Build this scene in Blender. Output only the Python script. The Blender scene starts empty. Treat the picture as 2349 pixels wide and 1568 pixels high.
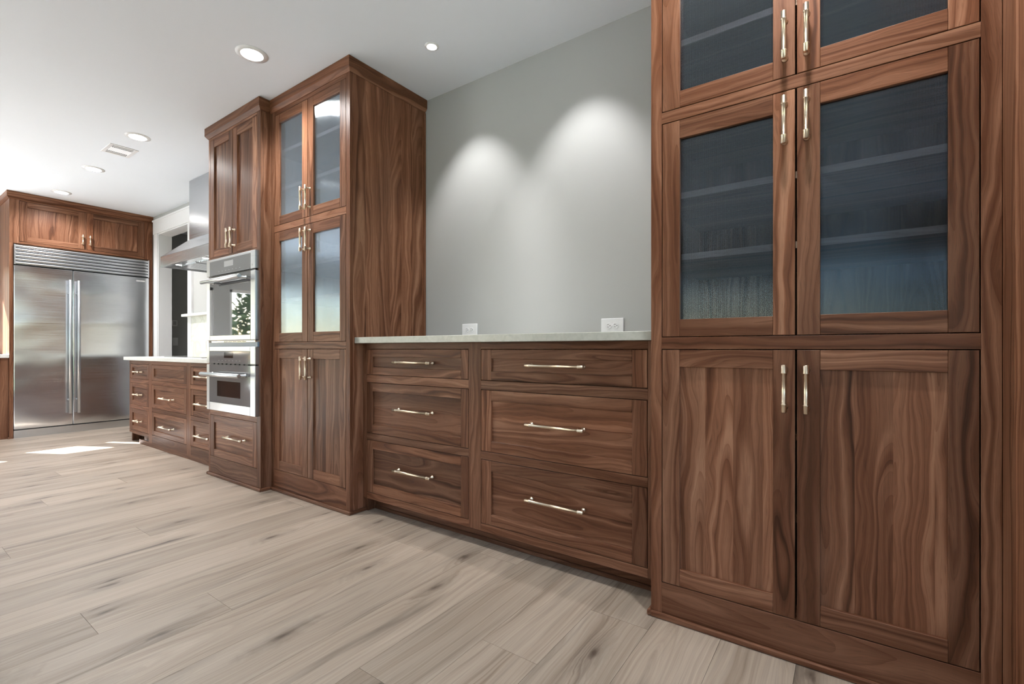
import bpy, bmesh, math, random
from mathutils import Vector, Matrix

rnd = random.Random(7)
SC = bpy.context.scene
COL = SC.collection

# ------------------------------------------------------------------ camera
F_PX, CX, HORIZON, YAW = 1085.58, 1174.5, 799.0, math.radians(35.3656)
cam_data = bpy.data.cameras.new('camera')
cam = bpy.data.objects.new('camera', cam_data)
COL.objects.link(cam)
cam.location = (0, 0, 1.0)
cam.rotation_euler = (math.pi / 2, 0, YAW)
cam_data.sensor_width = 36.0
cam_data.lens = 36.0 * F_PX / 2349.0
cam_data.shift_y = (HORIZON - 784.0) / 2349.0
cam_data.clip_start = 0.05
SC.camera = cam

# ------------------------------------------------------------------ world, sun, exposure
SC.view_settings.view_transform = 'Standard'
SC.view_settings.look = 'None'
SC.view_settings.gamma = 1.0
SC.view_settings.use_curve_mapping = False
SC.view_settings.exposure = 1.44
SUN = Vector((1.0, 0.5454, -0.83)).normalized()
world = bpy.data.worlds.new('world')
SC.world = world
world.use_nodes = True
wn = world.node_tree
bg = wn.nodes['Background']
sky = wn.nodes.new('ShaderNodeTexSky')
sky.sky_type = 'NISHITA'
sky.sun_disc = False
sky.sun_elevation = math.asin(-SUN.z)
sky.sun_rotation = math.atan2(-SUN.x, -SUN.y)
sky.air_density = 1.0
sky.dust_density = 1.0
wn.links.new(sky.outputs[0], bg.inputs[0])
bg.inputs[1].default_value = 0.28
sun_data = bpy.data.lights.new('sun_offscreen', 'SUN')
sun_data.energy = 20.0
sun_data.angle = math.radians(0.6)
sun_data.color = (0.98, 0.985, 1.0)
sun = bpy.data.objects.new('sun_offscreen', sun_data)
COL.objects.link(sun)
sun.rotation_euler = SUN.to_track_quat('-Z', 'Y').to_euler()

CAN_W = 38.0      # six-inch recessed cans
SPOT_W = 15.0     # small wall-wash cans

# ------------------------------------------------------------------ main dimensions (metres)
ZC = 2.75                    # ceiling
YW = 2.38                    # wall behind the cabinets
XL, XR, YR = -8.3, 3.2, -4.0 # left wall, right wall, wall behind the camera
TH = 0.13                    # wall thickness


# ------------------------------------------------------------------ node helpers
class NT:
    def __init__(self, name):
        self.m = bpy.data.materials.new(name)
        self.m.use_nodes = True
        self.t = self.m.node_tree
        self.bsdf = self.t.nodes['Principled BSDF']
        self.out = self.t.nodes['Material Output']

    def n(self, kind, **kw):
        nd = self.t.nodes.new(kind)
        for k, v in kw.items():
            setattr(nd, k, v)
        return nd

    def put(self, sock, val):
        if hasattr(val, 'is_output') or isinstance(val, bpy.types.NodeSocket):
            self.t.links.new(val, sock)
        else:
            sock.default_value = val

    def math(self, op, a, b=None, c=None, clamp=False):
        nd = self.n('ShaderNodeMath', operation=op, use_clamp=clamp)
        self.put(nd.inputs[0], a)
        if b is not None:
            self.put(nd.inputs[1], b)
        if c is not None:
            self.put(nd.inputs[2], c)
        return nd.outputs[0]

    def xyz(self, x, y, z):
        nd = self.n('ShaderNodeCombineXYZ')
        for i, v in enumerate((x, y, z)):
            self.put(nd.inputs[i], v)
        return nd.outputs[0]

    def sep(self, v):
        nd = self.n('ShaderNodeSeparateXYZ')
        self.put(nd.inputs[0], v)
        return nd.outputs

    def noise(self, vec=None, w=None, dims='3D', scale=1.0, detail=2.0, rough=0.5):
        nd = self.n('ShaderNodeTexNoise', noise_dimensions=dims)
        if vec is not None:
            self.put(nd.inputs['Vector'], vec)
        if w is not None:
            self.put(nd.inputs['W'], w)
        nd.inputs['Scale'].default_value = scale
        nd.inputs['Detail'].default_value = detail
        nd.inputs['Roughness'].default_value = rough
        return nd.outputs[0]

    def ramp(self, fac, stops, interp='LINEAR'):
        nd = self.n('ShaderNodeValToRGB')
        nd.color_ramp.interpolation = interp
        els = nd.color_ramp.elements
        while len(els) < len(stops):
            els.new(0.5)
        for e, (p, c) in zip(els, stops):
            e.position = p
            e.color = (*c, 1) if len(c) == 3 else c
        self.put(nd.inputs[0], fac)
        return nd.outputs[0]

    def mix(self, fac, a, b, blend='MIX'):
        nd = self.n('ShaderNodeMix', data_type='RGBA', blend_type=blend)
        self.put(nd.inputs[0], fac)
        self.put(nd.inputs[6], a if not isinstance(a, tuple) else (*a, 1))
        self.put(nd.inputs[7], b if not isinstance(b, tuple) else (*b, 1))
        return nd.outputs[2]

    def maprange(self, v, a, b, c, d):
        nd = self.n('ShaderNodeMapRange')
        for i, x in enumerate((v, a, b, c, d)):
            self.put(nd.inputs[i], x)
        return nd.outputs[0]

    def bump(self, h, strength=0.2, dist=0.01):
        nd = self.n('ShaderNodeBump')
        nd.inputs['Strength'].default_value = strength
        nd.inputs['Distance'].default_value = dist
        self.put(nd.inputs['Height'], h)
        self.t.links.new(nd.outputs[0], self.bsdf.inputs['Normal'])

    def set(self, **kw):
        for k, v in kw.items():
            self.put(self.bsdf.inputs[k.replace('_', ' ')], v if not (isinstance(v, tuple) and len(v) == 3) else (*v, 1))


M = {}


def wood_coords(t):
    uv = t.n('ShaderNodeUVMap', uv_map='UVMap').outputs[0]
    u, v, _ = t.sep(uv)
    at = t.n('ShaderNodeAttribute', attribute_name='wood')
    tone, freq, seed = t.sep(at.outputs['Vector'])
    idx = t.math('FLOOR', t.math('MULTIPLY', v, freq))
    sid = t.math('ADD', seed, t.math('MULTIPLY', idx, 7.13))
    wnz = t.n('ShaderNodeTexWhiteNoise', noise_dimensions='1D')
    t.put(wnz.inputs['W'], sid)
    r1 = wnz.outputs['Value']
    r2, r3, r4 = t.sep(wnz.outputs['Color'])
    c = t.math('ADD', t.math('DIVIDE', idx, t.math('MAXIMUM', freq, 0.001)), t.math('MULTIPLY_ADD', r1, 0.14, -0.03))
    return u, v, tone, sid, r2, r3, r4, c


def make_walnut(name, dark, mid, light, rough=0.36, red=0.0):
    t = NT(name)
    u, v, tone, sid, r2, r3, r4, c = wood_coords(t)
    # wandering of the fibres
    wv = t.noise(t.xyz(t.math('MULTIPLY', u, 2.2), t.math('MULTIPLY', v, 9.0), sid), scale=1.0, detail=2.0)
    wv2 = t.noise(t.xyz(t.math('MULTIPLY', u, 7.0), t.math('MULTIPLY', v, 22.0), sid), scale=1.0, detail=1.0)
    vw = t.math('ADD', t.math('ADD', v, t.math('MULTIPLY_ADD', wv, 0.085, -0.042)), t.math('MULTIPLY_ADD', wv2, 0.012, -0.006))
    dv = t.math('SUBTRACT', vw, c)
    slope = t.math('MULTIPLY_ADD', r2, 0.11, -0.055)
    nd = t.noise(t.xyz(t.math('MULTIPLY', u, 1.3), 0.0, sid), scale=1.0, detail=1.0)
    d = t.math('ADD', t.math('MULTIPLY', u, slope), t.math('MULTIPLY_ADD', nd, 0.10, -0.02))
    r = t.math('SQRT', t.math('ADD', t.math('MULTIPLY', dv, dv), t.math('MULTIPLY', d, d)))
    ph = t.math('ADD', t.math('MULTIPLY', r, 62.0), t.math('MULTIPLY', sid, 3.7))
    rings = t.noise(w=ph, dims='1D', scale=1.0, detail=1.2, rough=0.5)
    lines = t.math('POWER', t.math('FRACT', t.math('ADD', t.math('MULTIPLY', ph, 1.35), t.math('MULTIPLY', rings, 1.5))), 5.0)
    broad = t.noise(t.xyz(t.math('MULTIPLY', u, 0.8), t.math('MULTIPLY', vw, 11.0), sid), scale=1.0, detail=2.0)
    f = t.math('ADD', t.math('MULTIPLY', rings, 0.48), t.math('MULTIPLY', broad, 0.52))
    f = t.math('SUBTRACT', f, t.math('MULTIPLY', lines, t.math('MULTIPLY_ADD', broad, 0.20, -0.02)))
    col = t.ramp(f, [(0.24, dark), (0.42, mid), (0.55, tuple(a * 0.62 + b * 0.38 for a, b in zip(mid, light))), (0.74, light)])
    fib = t.noise(t.xyz(t.math('MULTIPLY', u, 9.0), t.math('MULTIPLY', vw, 420.0), sid), scale=1.0, detail=2.0)
    pores = t.noise(t.xyz(t.math('MULTIPLY', u, 28.0), t.math('MULTIPLY', vw, 800.0), sid), scale=1.0, detail=0.0)
    k = t.math('MULTIPLY', t.maprange(fib, 0.25, 0.75, 0.86, 1.13), t.maprange(pores, 0.62, 0.75, 1.0, 0.80))
    tn = t.math('MULTIPLY', t.math('MULTIPLY_ADD', tone, 0.42, 0.79), t.math('MULTIPLY_ADD', r3, 0.34, 0.83))
    k = t.math('MULTIPLY', k, tn)
    col = t.mix(1.0, col, t.xyz(k, k, k), 'MULTIPLY')
    col = t.mix(t.math('MULTIPLY', r4, 0.35), col, t.mix(1.0, col, (1.12, 0.92, 0.78), 'MULTIPLY'))
    t.set(Base_Color=col, Roughness=t.maprange(fib, 0.2, 0.8, rough - 0.05, rough + 0.07), Specular_IOR_Level=0.16)
    t.bump(fib, 0.06, 0.002)
    M[name] = t.m


make_walnut('walnut', (0.038, 0.0135, 0.0062), (0.131, 0.0545, 0.0280), (0.305, 0.161, 0.100))

make_walnut('pale_wood', (0.34, 0.23, 0.16), (0.46, 0.33, 0.25), (0.58, 0.44, 0.35))


def make_oak():
    t = NT('oak')
    u, v, tone, sid, r2, r3, r4, c = wood_coords(t)
    wv = t.noise(t.xyz(t.math('MULTIPLY', u, 1.6), t.math('MULTIPLY', v, 6.0), sid), scale=1.0, detail=2.0)
    vw = t.math('ADD', v, t.math('MULTIPLY_ADD', wv, 0.07, -0.035))
    # knots: pull the grain around them and darken the middle
    vor = t.n('ShaderNodeTexVoronoi', feature='F1', voronoi_dimensions='2D')
    t.put(vor.inputs['Vector'], t.xyz(t.math('MULTIPLY_ADD', sid, 13.7, t.math('MULTIPLY', u, 1.7)), t.math('MULTIPLY', vw, 5.0), 0.0))
    vor.inputs['Scale'].default_value = 1.0
    vor.inputs['Randomness'].default_value = 1.0
    kd = vor.outputs['Distance']
    kn = t.noise(t.xyz(t.math('MULTIPLY', u, 22.0), t.math('MULTIPLY', v, 60.0), sid), scale=1.0, detail=2.0)
    kd2 = t.math('ADD', kd, t.math('MULTIPLY_ADD', kn, 0.10, -0.05))
    kcol = t.sep(vor.outputs['Color'])[0]
    has = t.math('GREATER_THAN', kcol, 0.45)
    knot = t.math('MULTIPLY', t.maprange(kd2, 0.0, 0.085, 1.0, 0.0), has)
    halo = t.math('MULTIPLY', t.maprange(kd2, 0.03, 0.30, 1.0, 0.0), has)
    dv = t.math('SUBTRACT', vw, c)
    nd = t.noise(t.xyz(t.math('MULTIPLY', u, 0.9), 0.0, sid), scale=1.0, detail=1.0)
    d = t.math('ADD', t.math('MULTIPLY', u, t.math('MULTIPLY_ADD', r2, 0.09, -0.045)), t.math('MULTIPLY_ADD', nd, 0.12, -0.03))
    r = t.math('SQRT', t.math('ADD', t.math('MULTIPLY', dv, dv), t.math('MULTIPLY', d, d)))
    r = t.math('ADD', r, t.math('MULTIPLY', halo, 0.03))
    rings = t.noise(w=t.math('ADD', t.math('MULTIPLY', r, 110.0), t.math('MULTIPLY', sid, 3.1)), dims='1D', scale=1.0, detail=3.0, rough=0.6)
    broad = t.noise(t.xyz(t.math('MULTIPLY', u, 0.7), t.math('MULTIPLY', vw, 11.0), sid), scale=1.0, detail=3.0)
    f = t.math('ADD', t.math('MULTIPLY', rings, 0.40), t.math('MULTIPLY', broad, 0.60))
    col = t.ramp(f, [(0.28, (0.215, 0.160, 0.117)), (0.42, (0.345, 0.273, 0.210)), (0.55, (0.400, 0.325, 0.256)), (0.75, (0.450, 0.373, 0.300))])
    fib = t.noise(t.xyz(t.math('MULTIPLY', u, 5.0), t.math('MULTIPLY', vw, 260.0), sid), scale=1.0, detail=2.0)
    str_ = t.noise(t.xyz(t.math('MULTIPLY', u, 1.3), t.math('MULTIPLY', vw, 45.0), sid), scale=1.0, detail=2.0)
    k = t.math('MULTIPLY', t.maprange(fib, 0.25, 0.75, 0.88, 1.08), t.maprange(str_, 0.28, 0.45, 0.76, 1.0))
    mine = t.noise(t.xyz(t.math('MULTIPLY', u, 1.1), t.math('MULTIPLY', vw, 17.0), t.math('ADD', sid, 31.0)), scale=1.0, detail=3.0)
    k = t.math('MULTIPLY', k, t.maprange(mine, 0.24, 0.37, 0.52, 1.0))
    k = t.math('MULTIPLY', k, t.math('MULTIPLY', t.math('MULTIPLY_ADD', tone, 0.20, 0.90), t.math('MULTIPLY_ADD', halo, -0.26, 1.0)))
    col = t.mix(1.0, col, t.xyz(k, k, k), 'MULTIPLY')
    col = t.mix(t.math('MULTIPLY', knot, 0.9), col, (0.085, 0.058, 0.042))
    t.set(Base_Color=col, Roughness=t.maprange(fib, 0.2, 0.8, 0.36, 0.5), Specular_IOR_Level=0.4)
    t.bump(fib, 0.08, 0.002)
    M['oak'] = t.m


make_oak()


def plain(name, col, rough=0.5, metal=0.0, bump=None, spec=0.5, vary=0.0, emit=None):
    t = NT(name)
    tc = t.n('ShaderNodeTexCoord').outputs['Object']
    t.set(Base_Color=col, Roughness=rough, Metallic=metal, Specular_IOR_Level=spec)
    if vary:
        nz = t.noise(tc, scale=3.0, detail=4.0)
        a = tuple(min(1, c * (1 - vary)) for c in col)
        b = tuple(min(1, c * (1 + vary)) for c in col)
        t.set(Base_Color=t.mix(nz, a, b))
    if bump:
        t.bump(t.noise(tc, scale=bump[0], detail=3.0), bump[1], 0.002)
    if emit:
        t.set(Emission_Color=emit[0], Emission_Strength=emit[1])
    M[name] = t.m
    return t


plain('wall_paint', (0.465, 0.469, 0.461), 0.65, bump=(180, 0.05), vary=0.012)
plain('ceiling_paint', (0.875, 0.925, 0.985), 0.8, bump=(160, 0.05), vary=0.01)
plain('trim_white', (0.82, 0.82, 0.825), 0.4, vary=0.01)
plain('plastic_white', (0.84, 0.84, 0.85), 0.3, vary=0.01)
plain('plastic_grey', (0.45, 0.45, 0.46), 0.4, vary=0.03)
plain('dark_slot', (0.02, 0.02, 0.02), 0.5, vary=0.1)
plain('dark_metal', (0.05, 0.05, 0.055), 0.35, metal=0.7, vary=0.1)
plain('brass', (0.76, 0.64, 0.49), 0.28, metal=1.0, bump=(400, 0.03), vary=0.05)
plain('chrome', (0.78, 0.78, 0.79), 0.16, metal=1.0, vary=0.02)
plain('lamp_lens', (1, 1, 1), 0.4, emit=((1.0, 0.96, 0.90), 14.0))
plain('hood_lens', (1, 1, 1), 0.4, emit=((1.0, 0.97, 0.92), 10.0))
plain('grass', (0.10, 0.16, 0.05), 0.9, bump=(30, 0.4), vary=0.4)
plain('bounce_stone', (0.74, 0.73, 0.71), 0.85, bump=(20, 0.2), vary=0.12)
plain('leaf_green', (0.055, 0.10, 0.03), 0.6, vary=0.5)
plain('bark', (0.10, 0.075, 0.055), 0.9, bump=(40, 0.5), vary=0.3)
plain('oven_black_glass', (0.03, 0.03, 0.032), 0.02, spec=0.5, vary=0.05).set(IOR=2.9)
plain('oven_grey_glass', (0.17, 0.17, 0.175), 0.06, spec=0.9, vary=0.04)
plain('oven_window', (0.012, 0.012, 0.013), 0.06, spec=0.7, vary=0.1)
plain('display', (0.42, 0.42, 0.43), 0.15, vary=0.05)
plain('blue_film', (0.16, 0.22, 0.30), 0.3, vary=0.12)


ANISO = 0.0


def make_steel(name, axis, base=0.62, rough=0.22, wav=0.0):
    t = NT(name)
    tc = t.n('ShaderNodeTexCoord').outputs['Object']
    x, y, z = t.sep(tc)
    if axis == 'h':      # brushed horizontally: streaks vary quickly with z
        v = t.xyz(t.math('MULTIPLY', x, 2.0), t.math('MULTIPLY', y, 2.0), t.math('MULTIPLY', z, 500.0))
    else:
        v = t.xyz(t.math('MULTIPLY', x, 400.0), t.math('MULTIPLY', y, 400.0), t.math('MULTIPLY', z, 2.0))
    br = t.noise(v, scale=1.0, detail=2.0)
    t.set(Base_Color=t.mix(br, (base * 0.92, base * 0.95, base * 0.99), (base * 1.02, base * 1.05, base * 1.09)), Metallic=1.0,
          Roughness=t.maprange(br, 0.2, 0.8, rough - 0.04, rough + 0.05))
    h = br
    if wav:
        w = t.noise(t.xyz(t.math('MULTIPLY', x, 1.0), t.math('MULTIPLY', y, 1.6), t.math('MULTIPLY', z, 2.6)), scale=1.0, detail=1.0)
        h = t.math('MULTIPLY', w, wav)
        t.bump(h, 1.0, 1.0)
        tg = t.n('ShaderNodeTangent', direction_type='RADIAL', axis='Z')
        t.t.links.new(tg.outputs[0], t.bsdf.inputs['Tangent'])
        t.set(Anisotropic=0.85, Anisotropic_Rotation=ANISO)
    M[name] = t.m


make_steel('steel', 'h')
make_steel('steel_door', 'h', 0.72, 0.16, 0.012)
make_steel('steel_hood', 'h', 0.50, 0.24)
make_steel('steel_frame', 'h', 0.56, 0.30)


def make_stone(name, c1, c2, vein, scale=2.0, amt=0.8):
    t = NT(name)
    tc = t.n('ShaderNodeTexCoord').outputs['Object']
    w = t.noise(tc, scale=scale, detail=4.0)
    fine = t.noise(tc, scale=60.0, detail=3.0)
    vv = t.n('ShaderNodeTexNoise')
    t.put(vv.inputs['Vector'], tc)
    vv.inputs['Scale'].default_value = scale * 1.3
    vv.inputs['Detail'].default_value = 6.0
    vv.inputs['Distortion'].default_value = 1.6
    band = t.math('ABSOLUTE', t.math('SUBTRACT', vv.outputs[0], 0.5))
    vm = t.maprange(band, 0.0, 0.035, amt, 0.0)
    col = t.mix(w, c1, c2)
    col = t.mix(t.maprange(fine, 0.35, 0.7, 0.0, 0.25), col, vein)
    col = t.mix(vm, col, vein)
    t.set(Base_Color=col, Roughness=0.28)
    M[name] = t.m


make_stone('quartzite', (0.52, 0.52, 0.465), (0.42, 0.42, 0.37), (0.27, 0.26, 0.22), 3.0, 0.22)
make_stone('marble', (0.70, 0.69, 0.61), (0.60, 0.59, 0.51), (0.42, 0.41, 0.34), 1.4, 0.5)
make_stone('counter_white', (0.80, 0.80, 0.77), (0.72, 0.72, 0.69), (0.55, 0.55, 0.52), 2.0, 0.2)


def make_glass(name, tint, rough, f0=0.05, power=5.0):
    t = NT(name)
    t.t.nodes.remove(t.bsdf)
    lw = t.n('ShaderNodeLayerWeight')
    lw.inputs[0].default_value = 0.5
    f5 = t.math('POWER', lw.outputs['Facing'], power)
    fr = t.math('MULTIPLY_ADD', f5, 1.0 - f0, f0, clamp=True)
    tr = t.n('ShaderNodeBsdfTransparent')
    tr.inputs[0].default_value = (*tint, 1)
    gl = t.n('ShaderNodeBsdfGlossy')
    gl.inputs['Color'].default_value = (0.86, 0.95, 1, 1)
    nz = t.noise(t.n('ShaderNodeTexCoord').outputs['Object'], scale=4.0, detail=2.0)
    t.put(gl.inputs['Roughness'], t.maprange(nz, 0.2, 0.8, rough * 0.8, rough * 1.2))
    mx = t.n('ShaderNodeMixShader')
    t.put(mx.inputs[0], fr)
    t.t.links.new(tr.outputs[0], mx.inputs[1])
    t.t.links.new(gl.outputs[0], mx.inputs[2])
    t.t.links.new(mx.outputs[0], t.out.inputs[0])
    M[name] = t.m


make_glass('reeded_glass', (0.60, 0.65, 0.73), 0.10, 0.025, 1.45)
make_glass('clear_glass', (0.97, 0.98, 0.98), 0.01, 0.03)


# ------------------------------------------------------------------ mesh helpers
FACES = [((0, 3, 2, 1), 2), ((4, 5, 6, 7), 2), ((0, 1, 5, 4), 1), ((2, 3, 7, 6), 1), ((1, 2, 6, 5), 0), ((3, 0, 4, 7), 0)]


class MB:
    """collects boxes, prisms and tubes into one mesh (world coordinates)"""

    def __init__(self):
        self.v, self.f, self.uv, self.w, self.sm, self.mi = [], [], [], [], [], []

    def face(self, idx, uvs, w, smooth=False, mi=0):
        self.f.append(idx)
        self.uv.append(uvs)
        self.w.append(w)
        self.sm.append(smooth)
        self.mi.append(mi)

    def box(self, x0, x1, y0, y1, z0, z1, grain=2, strip=0.0, tone=None, mi=0, across=None):
        lo = (min(x0, x1), min(y0, y1), min(z0, z1))
        hi = (max(x0, x1), max(y0, y1), max(z0, z1))
        b = len(self.v)
        P = [(lo[0], lo[1], lo[2]), (hi[0], lo[1], lo[2]), (hi[0], hi[1], lo[2]), (lo[0], hi[1], lo[2]),
             (lo[0], lo[1], hi[2]), (hi[0], lo[1], hi[2]), (hi[0], hi[1], hi[2]), (lo[0], hi[1], hi[2])]
        self.v += P
        w = (rnd.random() if tone is None else tone, strip, rnd.random() * 60)
        for idx, nax in FACES:
            axes = [a for a in range(3) if a != nax]
            if grain in axes:
                ua = grain
                va = [a for a in axes if a != grain][0]
            else:
                ua, va = axes
            uvs = [(P[i][ua] - lo[ua], P[i][va] - lo[va]) for i in idx]
            self.face([b + i for i in idx], uvs, w, False, mi)
        return self

    def prism(self, prof, axis, a0, a1, grain_along=True, mi=0):
        """extrude a closed profile [(p,q)] along axis; p,q are the two other axes in order"""
        b = len(self.v)
        n = len(prof)
        oth = [a for a in range(3) if a != axis]
        w = (rnd.random(), 0.0, rnd.random() * 60)
        for a in (a0, a1):
            for p, q in prof:
                c = [0, 0, 0]
                c[axis] = a
                c[oth[0]] = p
                c[oth[1]] = q
                self.v.append(tuple(c))
        run = 0.0
        for i in range(n):
            j = (i + 1) % n
            L = math.hypot(prof[j][0] - prof[i][0], prof[j][1] - prof[i][1])
            self.face([b + i, b + j, b + n + j, b + n + i], [(0, run), (0, run + L), (abs(a1 - a0), run + L), (abs(a1 - a0), run)], w, False, mi)
            run += L
        self.face([b + i for i in range(n)][::-1], [(prof[i][0], prof[i][1]) for i in range(n)][::-1], w, False, mi)
        self.face([b + n + i for i in range(n)], [(prof[i][0], prof[i][1]) for i in range(n)], w, False, mi)
        return self

    def lathe(self, p0, p1, prof, seg=16, mi=0, smooth=True):
        """prof: [(t along p0->p1 in metres, radius)]; capped"""
        p0, p1 = Vector(p0), Vector(p1)
        ax = (p1 - p0).normalized()
        s = Vector((0, 0, 1)) if abs(ax.z) < 0.9 else Vector((1, 0, 0))
        e1 = ax.cross(s).normalized()
        e2 = ax.cross(e1)
        b = len(self.v)
        for t, r in prof:
            for k in range(seg):
                a = 2 * math.pi * k / seg
                self.v.append(tuple(p0 + ax * t + (e1 * math.cos(a) + e2 * math.sin(a)) * r))
        w = (0.5, 0, 0)
        for i in range(len(prof) - 1):
            for k in range(seg):
                k2 = (k + 1) % seg
                self.face([b + i * seg + k, b + i * seg + k2, b + (i + 1) * seg + k2, b + (i + 1) * seg + k], [(0, 0)] * 4, w, smooth, mi)
        self.face([b + k for k in range(seg)][::-1], [(0, 0)] * seg, w, False, mi)
        e = b + (len(prof) - 1) * seg
        self.face([e + k for k in range(seg)], [(0, 0)] * seg, w, False, mi)
        return self

    def cyl(self, p0, p1, r, seg=16, mi=0):
        L = (Vector(p1) - Vector(p0)).length
        return self.lathe(p0, p1, [(0, r), (L, r)], seg, mi)

    def build(self, name, mats, parent=None, origin=None, bevel=0.0):
        mats = mats if isinstance(mats, (list, tuple)) else [mats]
        o0 = Vector(origin) if origin is not None else None
        if o0 is None:
            n = len(self.v)
            o0 = Vector((sum((min(p[0] for p in self.v), max(p[0] for p in self.v))) / 2,
                         sum((min(p[1] for p in self.v), max(p[1] for p in self.v))) / 2,
                         min(p[2] for p in self.v)))
        else:
            o0 = Vector(o0)
        me = bpy.data.meshes.new(name)
        me.from_pydata([tuple(Vector(p) - o0) for p in self.v], [], self.f)
        uvl = me.uv_layers.new(name='UVMap')
        at = me.attributes.new('wood', 'FLOAT_VECTOR', 'FACE')
        li = 0
        for i, uvs in enumerate(self.uv):
            at.data[i].vector = self.w[i]
            for q in uvs:
                uvl.data[li].uv = q
                li += 1
        for i, p in enumerate(me.polygons):
            p.use_smooth = self.sm[i]
            p.material_index = self.mi[i]
        for m in mats:
            me.materials.append(M[m])
        bm = bmesh.new()
        bm.from_mesh(me)
        bmesh.ops.recalc_face_normals(bm, faces=bm.faces)
        bm.to_mesh(me)
        bm.free()
        o = bpy.data.objects.new(name, me)
        COL.objects.link(o)
        if parent is not None:
            o.parent = parent
            ORG[o.name] = o0
        else:
            o.location = o0
        ORG[o.name] = o0
        if bevel:
            md = o.modifiers.new('edge', 'BEVEL')
            md.width = bevel
            md.segments = 1
            md.limit_method = 'ANGLE'
            md.angle_limit = math.radians(50)
        return o


ORG = {}


def tag(o, label=None, cat=None, group=None, kind=None):
    if label:
        o['label'] = label
    if cat:
        o['category'] = cat
    if group:
        o['group'] = group
    if kind:
        o['kind'] = kind
    return o


def thing(name, loc, label, cat, group=None):
    o = bpy.data.objects.new(name, None)
    o.empty_display_size = 0.1
    COL.objects.link(o)
    o.location = loc
    ORG[o.name] = Vector(loc)
    return tag(o, label, cat, group)


def part(mb, name, mats, parent, bevel=0.0):
    return mb.build(name, mats, parent, origin=ORG[parent.name], bevel=bevel)


def struct(mb, name, mats, parent=None):
    if parent is not None:
        return part(mb, name, mats, parent)
    return tag(mb.build(name, mats), kind='structure')


# ------------------------------------------------------------------ room shell
# floor
fl = MB().box(XL - TH, XR + TH, YR - TH, YW + 2.3, -0.12, -0.014)
floor = struct(fl, 'floor', 'dark_slot')
ROWS_W, X_REF = 0.223, -0.58
KNOWN = {0: 1.653, 1: 1.268, 2: 0.932, 6: 0.858, 7: 0.514, 11: 0.943, 12: 0.457, 16: 0.747}
GAP = 0.0005
k = -17
pr = random.Random(21)
while X_REF - ROWS_W * k > XL:
    x1 = min(X_REF - ROWS_W * k, XR)
    x0 = max(X_REF - ROWS_W * (k + 1), XL)
    y_end = YW + (2.2 if x1 < -6.3 else 0.0)
    j = KNOWN.get(k, pr.uniform(-0.55, -0.2) if -1 < k < 16 else pr.uniform(-1.2, 1.0))
    L = 2.2
    ys = [YR]
    y = j
    while y > YR + 0.3:
        y -= L
    y += L
    while y < y_end - 0.3:
        if y > YR + 0.3:
            ys.append(y)
        y += L if y < j + 0.1 else pr.uniform(1.9, 2.2)
    ys.append(y_end)
    for a, b in zip(ys, ys[1:]):
        mb = MB()
        t_ = pr.random()
        mb.box(x0 + GAP, x1 - GAP, a + GAP, b - GAP, -0.014, 0.0, grain=1, tone=t_)
        part(mb, 'plank', 'oak', floor)
    k += 1

# ceiling
struct(MB().box(XL - TH, XR + TH, YR - TH, YW + 2.3, ZC, ZC + 0.12), 'ceiling', 'ceiling_paint')

# wall behind the cabinets, with the doorway at its far end
DX0, DX1, DZ = -7.36, -6.41, 2.50
wb = MB()
wb.box(XL - TH, DX0, YW, YW + TH, 0, ZC)
wb.box(DX1, XR + TH, YW, YW + TH, 0, ZC)
wb.box(DX0, DX1, YW, YW + TH, DZ, ZC)
struct(wb, 'wall_back', 'wall_paint')
# door casing and jambs
tr = MB()
tr.box(DX0 - 0.11, DX0, YW - 0.022, YW, 0, DZ)
tr.box(DX1, DX1 + 0.10, YW - 0.022, YW, 0, DZ)
tr.box(DX0 - 0.125, DX1 + 0.115, YW - 0.028, YW, DZ, DZ + 0.165)
tr.box(DX0 - 0.135, DX1 + 0.125, YW - 0.036, YW, DZ + 0.165, DZ + 0.185)
tr.box(DX0 - 0.001, DX0 + 0.012, YW - 0.01, YW + TH + 0.01, 0, DZ)
tr.box(DX1 - 0.012, DX1 + 0.001, YW - 0.01, YW + TH + 0.01, 0, DZ)
tr.box(DX0, DX1, YW - 0.01, YW + TH + 0.01, DZ - 0.012, DZ + 0.001)
struct(tr, 'trim_1', 'trim_white')

# hallway beyond the doorway
struct(MB().box(XL - TH, XL, YW, YW + 2.2, 0, ZC), 'wall_hall_left', 'wall_paint')
struct(MB().box(XL - TH, DX1 + 0.9, YW + 2.2, YW + 2.3, 0, ZC), 'wall_hall_back', 'wall_paint')
struct(MB().box(DX1 + 0.8, DX1 + 0.9, YW + TH, YW + 2.2, 0, ZC), 'wall_hall_right', 'wall_paint')


def wall_with_holes(axis, c0, c1, a0, a1, holes):
    """vertical wall slab: thickness c0..c1 on axis, running a0..a1, holes = [(a,b,z0,z1)]"""
    mb = MB()

    def bx(a, b, z0, z1):
        if b - a < 1e-4 or z1 - z0 < 1e-4:
            return
        if axis == 0:
            mb.box(c0, c1, a, b, z0, z1)
        else:
            mb.box(a, b, c0, c1, z0, z1)
    cur = a0
    for (a, b, z0, z1) in sorted(holes):
        bx(cur, a, 0, ZC)
        bx(a, b, 0, z0)
        bx(a, b, z1, ZC)
        cur = b
    bx(cur, a1, 0, ZC)
    return mb


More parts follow.
